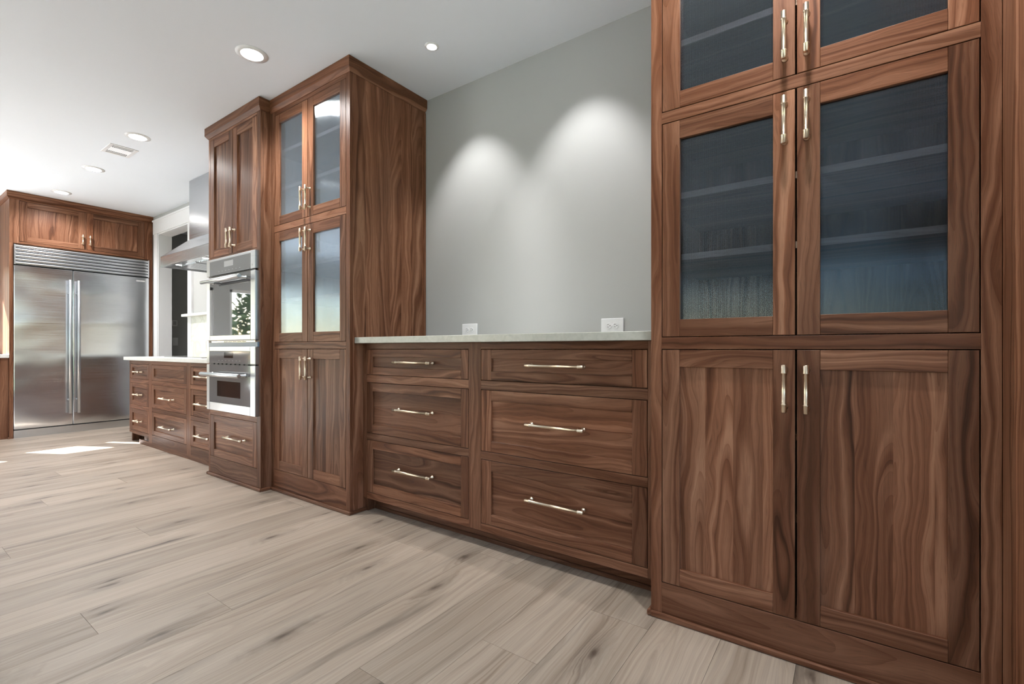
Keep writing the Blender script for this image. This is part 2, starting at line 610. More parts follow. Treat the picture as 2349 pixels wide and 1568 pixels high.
# left wall: casement over the counter (lets the sun in) and a tall glazed opening
WIN_L = [(-0.115, 0.89, 0.96, 1.98), (-2.7, -0.36, 0.25, 1.98)]
struct(wall_with_holes(0, XL - TH, XL, YR - TH, YW, WIN_L), 'wall_left', 'wall_paint')
WIN_R = [(-8.05, -5.4, 0.30, 2.25), (-0.7, 1.9, 0.85, 2.20)]
struct(wall_with_holes(1, YR - TH, YR, XL, XR, WIN_R), 'wall_front', 'wall_paint')
WIN_X = [(-3.8, 2.1, 0.75, 2.6)]
struct(wall_with_holes(0, XR, XR + TH, YR - TH, YW, WIN_X), 'wall_right', 'wall_paint')


def window(n, axis, c0, c1, a, b, z0, z1, mull, rails=()):
    fw, cm = 0.045, (c0 + c1) / 2
    mb = MB()

    def bx(m, p, q, s, t, d0, d1):
        if axis == 0:
            m.box(d0, d1, p, q, s, t)
        else:
            m.box(p, q, d0, d1, s, t)
    d0, d1 = cm - 0.035, cm + 0.035
    bx(mb, a, a + fw, z0, z1, d0, d1)
    bx(mb, b - fw, b, z0, z1, d0, d1)
    bx(mb, a, b, z0, z0 + fw, d0, d1)
    bx(mb, a, b, z1 - fw, z1, d0, d1)
    for (p, q) in mull:
        bx(mb, p, q, z0, z1, d0, d1)
    for r in rails:
        bx(mb, a, b, r - 0.02, r + 0.02, d0, d1)
    w = struct(mb, 'window_%d' % n, 'trim_white')
    edges = [a + fw] + [e for m in mull for e in m] + [b - fw]
    zs = [z0 + fw] + [e for r in rails for e in (r - 0.02, r + 0.02)] + [z1 - fw]
    for i in range(0, len(edges), 2):
        for j in range(0, len(zs), 2):
            g = MB()
            bx(g, edges[i], edges[i + 1], zs[j], zs[j + 1], cm - 0.004, cm + 0.004)
            part(g, 'pane', 'clear_glass', w)
    # daylight portal filling the opening, facing the room
    pname = ('window_left_counter', 'window_left_tall', 'window_behind_left', 'window_behind_right', 'window_right')[n - 1] + '_offscreen'
    ld = bpy.data.lights.new(pname, 'AREA')
    ld.shape = 'RECTANGLE'
    ld.size, ld.size_y = (b - a), (z1 - z0)
    ld.cycles.is_portal = True
    lo = bpy.data.objects.new(pname, ld)
    COL.objects.link(lo)
    if axis == 0:
        lo.location = (c1, (a + b) / 2, (z0 + z1) / 2)
        lo.rotation_euler = (0, -math.pi / 2, 0)
        ld.size, ld.size_y = (z1 - z0), (b - a)
    else:
        lo.location = ((a + b) / 2, c1, (z0 + z1) / 2)
        lo.rotation_euler = (math.pi / 2, 0, 0)
    d = lo.rotation_euler.to_matrix() @ Vector((0, 0, -1))
    want = Vector((1 if c1 < 0 else -1, 0, 0)) if axis == 0 else Vector((0, 1, 0))
    if d.dot(want) < 0:
        lo.rotation_euler = (0, -lo.rotation_euler.y, 0) if axis == 0 else (-lo.rotation_euler.x, 0, 0)
    return w


window(1, 0, XL - TH, XL, *WIN_L[0], mull=[(0.345, 0.53)])
window(2, 0, XL - TH, XL, *WIN_L[1], mull=[(-1.58, -1.48)])
window(3, 1, YR - TH, YR, *WIN_R[0], mull=[(-6.73, -6.62)])
window(4, 1, YR - TH, YR, *WIN_R[1], mull=[(0.13, 0.21), (0.99, 1.07)], rails=(1.75,))
window(5, 0, XR + TH, XR, *WIN_X[0], mull=[(-1.78, -1.68), (-0.12, -0.02)])

# ------------------------------------------------------------------ outside: lawn and shrubs seen only as reflections
g = MB().box(-60, 50, -60, 40, -0.5, -0.3)
bounce_patio = struct(MB().box(-16, 9, -12, 9, -0.31, -0.16), 'floor_bounce_patio', 'bounce_stone')  # unseen pale paving, added to bounce sunlight up to the ceiling
lawn = tag(g.build('lawn', 'grass'), 'green lawn outside the windows', 'lawn', kind='structure')


def tree(loc, h, rad, label, seed):
    r = random.Random(seed)
    root = thing('garden_tree', loc, label, 'tree', 'trees outside the windows')
    x, y, z = loc
    m = MB()
    m.lathe((x, y, z), (x, y, z + h * 0.55), [(0, 0.16), (h * 0.2, 0.12), (h * 0.55, 0.07)], 10)
    part(m, 'trunk', 'bark', root)
    m = MB()
    for i in range(1500):
        th, ph = r.uniform(0, 2 * math.pi), math.acos(r.uniform(-1, 1))
        q = rad * r.uniform(0.45, 1.0) ** 0.5
        c = Vector((x + q * math.sin(ph) * math.cos(th), y + q * math.sin(ph) * math.sin(th), z + h * 0.62 + q * math.cos(ph) * 0.95))
        e1 = Vector((r.uniform(-1, 1), r.uniform(-1, 1), r.uniform(-1, 1))).normalized() * 0.16
        e2 = e1.orthogonal().normalized() * 0.07
        b = len(m.v)
        m.v += [tuple(c - e1), tuple(c + e2), tuple(c + e1), tuple(c - e2)]
        m.face([b, b + 1, b + 2, b + 3], [(0, 0)] * 4, (0.5, 0, 0))
    lf = part(m, 'foliage', 'leaf_green', root)
    lf['kind'] = 'stuff'


tree((-15.5, -0.2, -0.3), 4.0, 1.9, 'leafy garden tree outside the casement window by the fridge', 1)
tree((-14.5, -4.8, -0.3), 3.4, 1.6, 'leafy garden tree outside the tall window on the left wall', 2)


# ------------------------------------------------------------------ cabinet pieces
class Face:
    """front plane of a cabinet. kind 'Y': front faces -Y at y=c, a runs along X. kind 'X': faces +X at x=c, a runs along Y."""

    def __init__(self, kind, c):
        self.k, self.c = kind, c

    def box(self, mb, a0, a1, z0, z1, d0, d1, grain='z', **kw):
        """d is measured outwards from the front plane (negative = into the cabinet)"""
        if self.k == 'Y':
            return mb.box(a0, a1, self.c - d0, self.c - d1, z0, z1, grain={'a': 0, 'z': 2, 'd': 1}[grain], **kw)
        return mb.box(self.c + d0, self.c + d1, a0, a1, z0, z1, grain={'a': 1, 'z': 2, 'd': 0}[grain], **kw)

    def pt(self, a, z, d):
        return (a, self.c - d, z) if self.k == 'Y' else (self.c + d, a, z)


BV = 0.0012


def handle(fc, parent, a, z, length, vertical, mat='brass', r=0.0065, stand=0.034):
    m = MB()
    h = length / 2
    post = h - 0.016

    def P(s, d):
        return fc.pt(a, z + s, d) if vertical else fc.pt(a + s, z, d)
    L = length
    cl = 0.024
    m.lathe(P(-h, stand), P(h, stand), [(0, r * 0.8), (0.002, r * 1.25), (cl, r * 1.25), (cl + 0.0015, r * 1.4), (cl + 0.003, r * 1.4), (cl + 0.0045, r),
                                       (L - cl - 0.0045, r), (L - cl - 0.003, r * 1.4), (L - cl - 0.0015, r * 1.4), (L - cl, r * 1.25), (L - 0.002, r * 1.25), (L, r * 0.8)], 16)
    for s in (-post, post):
        m.lathe(P(s, -0.001), P(s, stand), [(0, r * 1.5), (0.003, r * 1.5), (0.0045, r * 0.85), (stand - 0.004, r * 0.85), (stand, r * 0.95)], 14)
    return part(m, 'handle', mat, parent)


def reeded(fc, a0, a1, z0, z1, d, parent, pitch=0.0032, amp=0.00030):
    m = MB()
    n = max(8, int(round((a1 - a0) / pitch)))
    seg = 5
    N = n * seg
    th = 0.004
    for zz in (z0, z1):
        for i in range(N + 1):
            a = a0 + (a1 - a0) * i / N
            m.v.append(fc.pt(a, zz, d + amp * math.cos(2 * math.pi * i / seg)))
    w = (0.5, 0, 0)
    for i in range(N):
        m.face([i, i + 1, N + 1 + i + 1, N + 1 + i], [(0, 0)] * 4, w, True)
    b = len(m.v)
    m.v += [fc.pt(a0, z0, d - th), fc.pt(a1, z0, d - th), fc.pt(a1, z1, d - th), fc.pt(a0, z1, d - th)]
    m.face([b + 3, b + 2, b + 1, b], [(0, 0)] * 4, w)
    return part(m, 'glass_pane', 'reeded_glass', parent)


def leaf(fc, parent, name, a0, a1, z0, z1, stile=0.062, rail=0.062, glass=False, panel_grain='z', strip=11.0, thick=0.021,
         hnd=None, top_rail=None, bot_rail=None):
    """inset shaker door or drawer front, flush with the face frame; the mesh is the frame, panel and handle are its children"""
    g = 0.0027
    a0, a1, z0, z1 = a0 + g, a1 - g, z0 + g, z1 - g
    tr_, br_ = top_rail or rail, bot_rail or rail
    m = MB()
    fc.box(m, a0, a0 + stile, z0, z1, -thick, 0, 'z')
    fc.box(m, a1 - stile, a1, z0, z1, -thick, 0, 'z')
    j = 0.0003
    fc.box(m, a0 + stile + j, a1 - stile - j, z0, z0 + br_, -thick, -0.0002, 'a')
    fc.box(m, a0 + stile + j, a1 - stile - j, z1 - tr_, z1, -thick, -0.0002, 'a')
    d = part(m, name, 'walnut', parent, bevel=BV)
    if glass:
        reeded(fc, a0 + stile - 0.004, a1 - stile + 0.004, z0 + br_ - 0.004, z1 - tr_ + 0.004, -0.011, d)
    else:
        p = MB()
        fc.box(p, a0 + stile - 0.004, a1 - stile + 0.004, z0 + br_ - 0.004, z1 - tr_ + 0.004, -0.0185, -0.0105, panel_grain, strip=strip)
        part(p, 'panel', 'walnut', d)
    if hnd:
        ha, hz, hl, hv = hnd
        handle(fc, d, ha, hz, hl, hv)
    return d


def frame_piece(fc, parent, name, a0, a1, z0, z1, grain, thick=0.021, d=0.0):
    m = MB()
    fc.box(m, a0, a1, z0, z1, -thick, d, grain)
    return part(m, name, 'walnut', parent, bevel=BV * 0.6)


def crown(parent, pts, z0, z1, out=0.022, name='crown_moulding'):
    """run of crown moulding along the outline pts (plan view, outside on the right-hand side when walking)"""
    prof = [(0.0, z0), (0.004, z0), (out, z0 + 0.024), (out, z1), (0.0, z1)]
    m = MB()
    n = len(pts)
    dirs = [(Vector((pts[i + 1][0] - pts[i][0], pts[i + 1][1] - pts[i][1]))).normalized() for i in range(n - 1)]
    nrm = [Vector((d.y, -d.x)) for d in dirs]
    ring = []
    for i in range(n):
        if i == 0:
            off = [nrm[0]]
        elif i == n - 1:
            off = [nrm[-1]]
        else:
            s = nrm[i - 1] + nrm[i]
            s = s / (s.dot(nrm[i]))
            off = [s]
        ring.append([(pts[i][0] + off[0].x * p, pts[i][1] + off[0].y * p, q) for p, q in prof])
    K = len(prof)
    for i in range(n - 1):
        b = len(m.v)
        m.v += ring[i] + ring[i + 1]
        L = (Vector(pts[i + 1]) - Vector(pts[i])).length
        w = (rnd.random(), 0, rnd.random() * 60)
        run = 0
        for q in range(K):
            r = (q + 1) % K
            l = math.hypot(prof[r][0] - prof[q][0], prof[r][1] - prof[q][1])
            m.face([b + q, b + K + q, b + K + r, b + r], [(0, run), (L, run), (L, run + l), (0, run + l)], w)
            run += l
        m.face([b + q for q in range(K)], [(0, 0)] * K, w)
        m.face([b + K + q for q in range(K)][::-1], [(0, 0)] * K, w)
    return part(m, name, 'walnut', parent)


def shoe(parent, pts, h=0.022, out=0.013):
    prof_out = out
    m = MB()
    for (p, q) in zip(pts, pts[1:]):
        d = (Vector(q) - Vector(p)).normalized()
        nn = Vector((d.y, -d.x))
        e = Vector(q) + d * (prof_out if q != pts[-1] else 0)
        s = Vector(p) - d * 0
        xs = [s.x, e.x, s.x + nn.x * out, e.x + nn.x * out]
        ys = [s.y, e.y, s.y + nn.y * out, e.y + nn.y * out]
        m.box(min(xs), max(xs), min(ys), max(ys), 0, h, grain=0 if abs(d.x) > 0.5 else 1)
    return part(m, 'shoe_moulding', 'walnut', parent, bevel=0.004)


def carcass(parent, x0, x1, y0, y1, z0, z1, right_strip=0.0, left_strip=0.0, side_th=0.02, back='walnut', tone=None):
    """closed box behind the face frame"""
    part(MB().box(x0, x0 + side_th, y0, y1, 0, z1, grain=2, strip=left_strip), 'side_panel', 'walnut', parent)
    part(MB().box(x1 - side_th, x1, y0, y1, 0, z1, grain=2, strip=right_strip, tone=tone), 'side_panel', 'walnut', parent)
    part(MB().box(x0 + side_th, x1 - side_th, y1 - 0.012, y1, z0, z1, grain=2, strip=8), 'back_panel', back, parent)
    part(MB().box(x0 + side_th, x1 - side_th, y0, y1 - 0.012, z1 - 0.02, z1, grain=0), 'top_panel', 'walnut', parent)
    part(MB().box(x0 + side_th, x1 - side_th, y0, y1 - 0.012, z0, z0 + 0.02, grain=0), 'bottom_panel', 'walnut', parent)


def shelf(parent, x0, x1, y0, y1, z, th=0.022, mat='walnut'):
    return part(MB().box(x0, x1, y0, y1, z - th, z, grain=0), 'shelf', mat, parent, bevel=BV)


YB = YW - 0.006      # backs of the cabinets

# ------------------------------------------------------------------ glass-door tower at the right of the buffet
def glass_tower(x0, x1, dl, ds, dr, yf, z_low, z_mid, z_up, label, sides, top_tone):
    fc = Face('Y', yf)
    t = thing('tall_cabinet', ((x0 + x1) / 2, (yf + YB) / 2, 0), label, 'cabinet', 'glass-door tall cabinets')
    yi = yf + 0.021
    carcass(t, x0, x1, yi, YB, 0.12, ZC - 0.003, sides[1], sides[0], back='walnut', tone=top_tone)
    for xa, xb in ((x0 + 0.02, x0 + 0.023), (x1 - 0.023, x1 - 0.02)):
        part(MB().box(xa, xb, yi, YB - 0.012, 1.05, ZC - 0.025), 'liner', 'walnut', t)
    # face frame
    frame_piece(fc, t, 'stile', x0, dl, 0.0, ZC - 0.003, 'z')
    frame_piece(fc, t, 'stile', dr, x1, 0.0, ZC - 0.003, 'z')
    (l0, l1), (m0, m1), (u0, u1) = z_low, z_mid, z_up
    frame_piece(fc, t, 'base_board', dl, dr, 0.0, l0, 'a')
    frame_piece(fc, t, 'rail', dl, dr, l1, m0, 'a')
    frame_piece(fc, t, 'rail', dl, dr, m1, u0, 'a')
    frame_piece(fc, t, 'rail', dl, dr, u1, ZC - 0.003, 'a')
    # fixed decks behind the rails
    for z in (l1 + (m0 - l1) / 2, m1 + (u0 - m1) / 2):
        shelf(t, x0 + 0.02, x1 - 0.02, yi, YB - 0.012, z + 0.01, mat='walnut')
    for z in (1.348, 1.575, 2.137, 2.40):
        sh = shelf(t, x0 + 0.0235, x1 - 0.0235, yi + 0.016, YB - 0.012, z, mat='walnut')
        part(MB().box(x0 + 0.0235, x1 - 0.0235, yi + 0.0115, yi + 0.016, z - 0.022, z, grain=0), 'edge_band', 'pale_wood', sh)
    for z in (0.45, 0.72):
        shelf(t, x0 + 0.022, x1 - 0.022, yi + 0.03, YB - 0.012, z)
    hl = 0.152
    for (a0, a1, ha) in ((dl, ds, ds - 0.031), (ds, dr, ds + 0.029)):
        leaf(fc, t, 'lower_door', a0, a1, l0, l1, hnd=(ha, (0.948 + 0.797) / 2, hl, True))
        leaf(fc, t, 'glass_door', a0, a1, m0, m1, glass=True, top_rail=0.066, hnd=(ha, (z_mid[1] - 0.030 - hl / 2), hl, True))
        leaf(fc, t, 'glass_door', a0, a1, u0, u1, glass=True, bot_rail=0.060, hnd=(ha, (z_up[0] + 0.045 + hl / 2), hl, True))
    return t, fc


tR, fcR = glass_tower(-0.604, 0.330, -0.564, -0.135, 0.290, 1.755, (0.133, 0.998), (1.041, 1.832), (1.873, 2.645),
                      'tall walnut cabinet with dark fluted glass doors and brass pulls beside the wall outlets', (9, 9), None)
shoe(tR, [(-0.604, 1.90), (-0.604, 1.755), (0.330, 1.755)])
crown(tR, [(-0.604, YB), (-0.604, 1.755), (0.330, 1.755)], 2.665, ZC - 0.002)

tM, fcM = glass_tower(-3.345, -2.440, -3.305, -2.891, -2.477, 1.755, (0.150, 0.998), (1.043, 1.817), (1.862, 2.640),
                      'tall walnut cabinet with pale fluted glass doors beside the double oven cabinet', (0, 10.5), None)
shoe(tM, [(-3.345, 1.755), (-2.440, 1.755), (-2.440, 1.92)])
crown(tM, [(-3.345 + 0.0, 1.755), (-2.440, 1.755), (-2.440, YB)], 2.665, ZC - 0.002)
part(MB().box(-2.440, -2.431, YB - 0.02, YB, 1.07, 2.66, grain=2), 'scribe_strip', 'walnut', tM)

# projecting panel to the right of the right tower
pn = thing('end_panel', (0.352, 1.3, 0), 'tall walnut end panel projecting beyond the fluted glass cabinet', 'panel')
part(MB().box(0.331, 0.372, 1.48, YB, 0, ZC - 0.003, grain=2, strip=6.0), 'board', 'walnut', pn, bevel=BV)
part(MB().box(0.320, 0.3312, 1.47, 1.742, 0, 0.022, grain=1), 'shoe_moulding', 'walnut', pn)

# ------------------------------------------------------------------ buffet base between the towers
yf = 1.85
fb = Face('Y', yf)
bx0, bx1 = -2.438, -0.606
tB = thing('buffet_cabinet', ((bx0 + bx1) / 2, 2.1, 0), 'low walnut drawer cabinet with six drawers between the two glass-door towers', 'cabinet')
zt = 1.032
carcass(tB, bx0, bx1, yf + 0.021, YB, 0.085, zt)
cols = [(-2.403, -1.586), (-1.505, -0.650)]
rows = [(0.840, 0.998), (0.485, 0.795), (0.123, 0.446)]
frame_piece(fb, tB, 'stile', bx0, cols[0][0], 0.085, zt, 'z')
frame_piece(fb, tB, 'stile', cols[0][1], cols[1][0], 0.085, zt, 'z')
frame_piece(fb, tB, 'stile', cols[1][1], bx1, 0.085, zt, 'z')
for (a0, a1) in cols:
    zs = [0.085] + [z for r in rows[::-1] for z in r] + [zt]
    for i in range(0, len(zs), 2):
        frame_piece(fb, tB, 'rail', a0, a1, zs[i], zs[i + 1], 'a')
part(MB().box(cols[0][1] + 0.03, cols[1][0] - 0.03, yf + 0.021, YB - 0.012, 0.105, zt - 0.02, grain=2), 'partition', 'walnut', tB)
for ci, (a0, a1) in enumerate(cols):
    hx = (-1.98, -1.068)[ci]
    for ri, (z0, z1) in enumerate(rows):
        hz = (0.921, 0.648, 0.300)[ri]
        st = (0.050, 0.058)[ci] if ci == 0 else 0.062
        leaf(fb, tB, 'drawer', a0, a1, z0, z1, stile=st, rail=0.045 if ri == 0 else 0.052, panel_grain='a', strip=9.0 if ri else 0.0,
             hnd=(hx, hz, 0.300, False))
# toe kick board and its moulding
part(MB().box(bx0, bx1, 1.932, 1.95, 0.0, 0.087, grain=0), 'toe_kick', 'walnut', tB)
part(MB().box(bx0 + 0.014, bx1, 1.920, 1.932, 0.0, 0.020, grain=0), 'shoe_moulding', 'walnut', tB, bevel=0.003)
# stone top
ct = MB().box(-2.4395, -0.6045, 1.787, YB, zt, 1.068, grain=0)
tag(ct.build('countertop', 'quartzite', bevel=0.002), 'thin grey-green stone countertop on the drawer cabinet below the wall outlets', 'countertop')

# ------------------------------------------------------------------ oven tower
yo = 1.68
fo = Face('Y', yo)
ox0, ox1 = -4.161, -3.347
tO = thing('oven_cabinet', ((ox0 + ox1) / 2, 2.0, 0), 'tall walnut cabinet holding the wall oven and microwave oven', 'cabinet')
ty = yo + 0.021
for nm, x0, x1, st in (('side_panel', ox0, ox0 + 0.02, 9), ('side_panel', ox1 - 0.02, ox1, 12)):
    part(MB().box(x0, x1, ty, YB, 0, ZC - 0.003, grain=2, strip=st), nm, 'walnut', tO)
part(MB().box(ox0 + 0.02, ox1 - 0.02, YB - 0.012, YB, 0.1, ZC - 0.003, grain=2, strip=8), 'back_panel', 'walnut', tO)
dl, dr, ds = -4.134, -3.398, -3.757
OZ0, OZ1 = 0.512, 1.700
frame_piece(fo, tO, 'stile', ox0, dl, 0, ZC - 0.003, 'z')
frame_piece(fo, tO, 'stile', dr, ox1, 0, ZC - 0.003, 'z')
frame_piece(fo, tO, 'rail', dl, dr, 2.648, ZC - 0.003, 'a')
frame_piece(fo, tO, 'rail', dl, dr, OZ1 - 0.008, OZ1 + 0.012, 'a')
frame_piece(fo, tO, 'rail', dl, dr, 0.480, OZ0 + 0.006, 'a')
frame_piece(fo, tO, 'base_board', dl, dr, 0.0, 0.152, 'a')
shelf(tO, ox0 + 0.02, ox1 - 0.02, ty, YB - 0.012, OZ1 + 0.015)
shelf(tO, ox0 + 0.02, ox1 - 0.02, ty, YB - 0.012, OZ0 - 0.005)
for z in (2.0, 2.3):
    shelf(tO, ox0 + 0.02, ox1 - 0.02, ty + 0.03, YB - 0.012, z)
leaf(fo, tO, 'upper_door', dl, ds, OZ1 + 0.012, 2.648, hnd=(ds - 0.031, 1.826, 0.147, True))
leaf(fo, tO, 'upper_door', ds, dr, OZ1 + 0.012, 2.648, hnd=(ds + 0.031, 1.826, 0.147, True))
leaf(fo, tO, 'drawer', dl, dr, 0.152, 0.480, stile=0.062, rail=0.055, panel_grain='a', strip=0.0, hnd=(-3.70, 0.331, 0.290, False))
shoe(tO, [(ox0, yo + 0.1), (ox0, yo), (ox1, yo), (ox1, 1.755)])
crown(tO, [(ox0, YB), (ox0, yo), (ox1, yo), (ox1, 1.734)], 2.665, ZC - 0.002)

# ---- wall oven
yov = 1.655
fv = Face('Y', yov)
ov = thing('wall_oven', (-3.754, 1.66, 1.02), 'stainless steel wall oven with large reflective window above the microwave oven', 'oven')
OX0, OX1 = -4.137, -3.372
part(MB().box(OX0 + 0.02, OX1 - 0.02, yov + 0.012, 2.25, 1.045, 1.690), 'housing', 'dark_metal', ov)
m = MB()
fv.box(m, OX0, OX1, 1.563, 1.692, -0.03, 0)
part(m, 'control_frame', 'steel_frame', ov, bevel=0.003)
m = MB()
fv.box(m, -4.080, -3.438, 1.563, 1.674, -0.01, 0.0012)
cp = part(m, 'control_panel', 'oven_grey_glass', ov)
m = MB()
fv.box(m, -3.837, -3.694, 1.614, 1.656, 0, 0.0016)
part(m, 'display', 'display', cp)
for i in range(7):
    m = MB()
    fv.box(m, -3.93 + i * 0.055, -3.915 + i * 0.055, 1.585, 1.589, 0, 0.0015)
    part(m, 'touch_mark', 'display', cp)
m = MB()
fv.box(m, -3.421, -3.407, 1.583, 1.597, 0, 0.0012)
part(m, 'badge', 'plastic_grey', ov)
m = MB()
DZ0, DZ1 = 1.062, 1.550
fv.box(m, OX0, -4.080, DZ0, DZ1, -0.03, 0.0)
fv.box(m, -3.438, OX1, DZ0, DZ1, -0.03, 0.0)
fv.box(m, -4.080, -3.438, DZ0, 1.101, -0.03, 0.0)
dv = part(m, 'oven_door', 'steel_frame', ov, bevel=0.003)
m = MB()
fv.box(m, -4.080, -3.438, 1.101, DZ1, -0.03, 0.0008)
part(m, 'oven_window', 'oven_black_glass', dv)


def oven_handle(z, a0, a1, parent):
    m = MB()
    L = a1 - a0
    y = 0.068
    m.lathe(fv.pt(a0, z, y), fv.pt(a1, z, y), [(0, 0.012), (0.003, 0.0155), (L - 0.003, 0.0155), (L, 0.012)], 20)
    for a in (a0 + 0.045, a1 - 0.045):
        m.lathe(fv.pt(a, z, 0.0), fv.pt(a, z, y), [(0, 0.013), (0.006, 0.013), (0.010, 0.009), (y, 0.009)], 16)
    return part(m, 'handle', 'steel_frame', parent)


oven_handle(1.508, -4.06, -3.455, dv)
m = MB()
fv.box(m, -4.06, -3.38, 1.046, 1.058, -0.03, -0.004)
vt = part(m, 'vent_strip', 'chrome', ov)
for i in range(5):
    m = MB()
    fv.box(m, -3.85 + i * 0.07, -3.79 + i * 0.07, 1.049, 1.054, -0.004, -0.003)
    part(m, 'vent_slot', 'dark_slot', vt)
m = MB()
fv.box(m, -4.128, -3.364, 1.014, 1.046, -0.03, -0.012)
part(m, 'filler_strip', 'blue_film', ov)

# ---- microwave oven
mw = thing('microwave_oven', (-3.754, 1.66, 0.52), 'stainless steel built-in microwave oven with small dark window below the wall oven', 'oven')
part(MB().box(OX0 + 0.02, OX1 - 0.02, yov + 0.012, 2.15, 0.545, 1.008), 'housing', 'dark_metal', mw)
m = MB()
fv.box(m, OX0, -4.088, 0.888, 1.013, -0.03, 0)
fv.box(m, -3.443, OX1, 0.888, 1.013, -0.03, 0)
fv.box(m, -4.088, -3.443, 0.978, 1.013, -0.03, 0)
part(m, 'control_frame', 'steel_frame', mw, bevel=0.003)
m = MB()
fv.box(m, -4.088, -3.443, 0.888, 0.978, -0.02, 0.0006)
cp = part(m, 'control_panel', 'oven_grey_glass', mw)
m = MB()
fv.box(m, -3.839, -3.697, 0.930, 0.972, 0, 0.0012)
part(m, 'display', 'oven_window', cp)
for i in range(7):
    m = MB()
    fv.box(m, -3.93 + i * 0.055, -3.915 + i * 0.055, 0.908, 0.911, 0, 0.0012)
    part(m, 'touch_mark', 'display', cp)
for i in range(9):
    m = MB()
    fv.box(m, -4.06 + i * 0.068, -4.02 + i * 0.068, 0.879, 0.886, -0.02, -0.002)
    part(m, 'vent_slot', 'dark_slot', mw)
m = MB()
fv.box(m, OX0, -4.088, 0.522, 0.877, -0.03, 0)
fv.box(m, -3.443, OX1, 0.522, 0.877, -0.03, 0)
fv.box(m, -4.088, -3.443, 0.522, 0.587, -0.03, 0)
dv = part(m, 'microwave_door', 'steel_frame', mw, bevel=0.003)
m = MB()
fv.box(m, -4.088, -3.443, 0.587, 0.877, -0.03, 0.0006)
part(m, 'door_glass', 'oven_grey_glass', dv)
m = MB()
fv.box(m, -3.952, -3.584, 0.637, 0.754, 0, 0.0012)
part(m, 'window', 'oven_window', dv)
oven_handle(0.806, -4.07, -3.46, dv)

# ------------------------------------------------------------------ cooktop base run
yk = 1.79
fk = Face('Y', yk)
kx0, kx1 = -6.372, -4.163
tK = thing('cooktop_cabinet', ((kx0 + kx1) / 2, 2.1, 0), 'long walnut drawer base with three columns of drawers below the cooktop', 'cabinet')
zt = 0.876
part(MB().box(kx0, kx0 + 0.02, yk + 0.021, YB, 0.0, zt, grain=2, strip=9), 'side_panel', 'walnut', tK)
part(MB().box(kx1 - 0.02, kx1, yk + 0.021, YB, 0.0, zt, grain=2, strip=9), 'side_panel', 'walnut', tK)
part(MB().box(kx0 + 0.02, kx1 - 0.02, YB - 0.012, YB, 0.08, zt, grain=0), 'back_panel', 'walnut', tK)
part(MB().box(kx0 + 0.02, kx1 - 0.02, yk + 0.021, YB - 0.012, zt - 0.02, zt, grain=0), 'top_panel', 'walnut', tK)
part(MB().box(kx0 + 0.02, kx1 - 0.02, yk + 0.021, YB - 0.012, 0.08, 0.10, grain=0), 'bottom_panel', 'walnut', tK)
cols = [(-6.338, -5.810), (-5.729, -4.888), (-4.802, -4.215)]
rows = [(0.679, 0.838), (0.400, 0.637), (0.128, 0.363)]
edges = [kx0] + [e for c in cols for e in c] + [kx1]
for i in range(0, len(edges), 2):
    frame_piece(fk, tK, 'stile', edges[i], edges[i + 1], 0.045 if i else 0.10, zt, 'z')
for ci, (a0, a1) in enumerate(cols):
    zs = [0.045 if ci else 0.10] + [z for r in rows[::-1] for z in r] + [zt]
    for i in range(0, len(zs), 2):
        frame_piece(fk, tK, 'rail', a0, a1, zs[i], zs[i + 1], 'a')
    for ri, (z0, z1) in enumerate(rows):
        hx = ((a0 + a1) / 2)
        hl = 0.17 if ci == 0 else 0.295
        hz = (0.755, 0.516, 0.238)[ri]
        hn = None if (ci == 1 and ri == 0) else (hx, hz, hl, False)
        leaf(fk, tK, 'drawer', a0, a1, z0, z1, stile=0.055 if ci else 0.050, rail=0.038 if ri == 0 else 0.045, panel_grain='a', strip=0.0, hnd=hn)
part(MB().box(-6.10, kx1, yk + 0.05, yk + 0.065, 0.0, 0.10, grain=0), 'toe_kick', 'walnut', tK)
part(MB().box(-6.10, kx1, yk + 0.006, yk + 0.020, 0.0, 0.046, grain=0), 'shoe_moulding', 'walnut', tK)
tag(MB().box(-6.44, kx1 + 0.001, yk - 0.035, YB, zt, 0.911).build('countertop', 'counter_white', bevel=0.002),
    'white stone countertop carrying the cooktop under the range hood', 'countertop')
# cooktop
ck = thing('cooktop', (-5.22, 2.06, 0.911), 'flat dark glass cooktop with steel rim set on the white countertop', 'cooktop')
part(MB().box(-5.68, -4.76, 1.86, 2.28, 0.9105, 0.917), 'rim', 'steel', ck)
part(MB().box(-5.665, -4.775, 1.875, 2.265, 0.9165, 0.9195), 'glass_top', 'oven_window', ck)
# backsplash, ledge
bs = thing('backsplash', (-5.2, YW - 0.02, 0.911), 'veined cream marble backsplash with white ledge behind the cooktop', 'backsplash')
part(MB().box(DX1 + 0.115, kx1, YB - 0.018, YB + 0.0055, 0.911, 1.375), 'slab', 'marble', bs)
part(MB().box(DX1 - 0.02, kx1, YB - 0.075, YB + 0.0055, 1.375, 1.405), 'ledge', 'counter_white', bs, bevel=0.002)

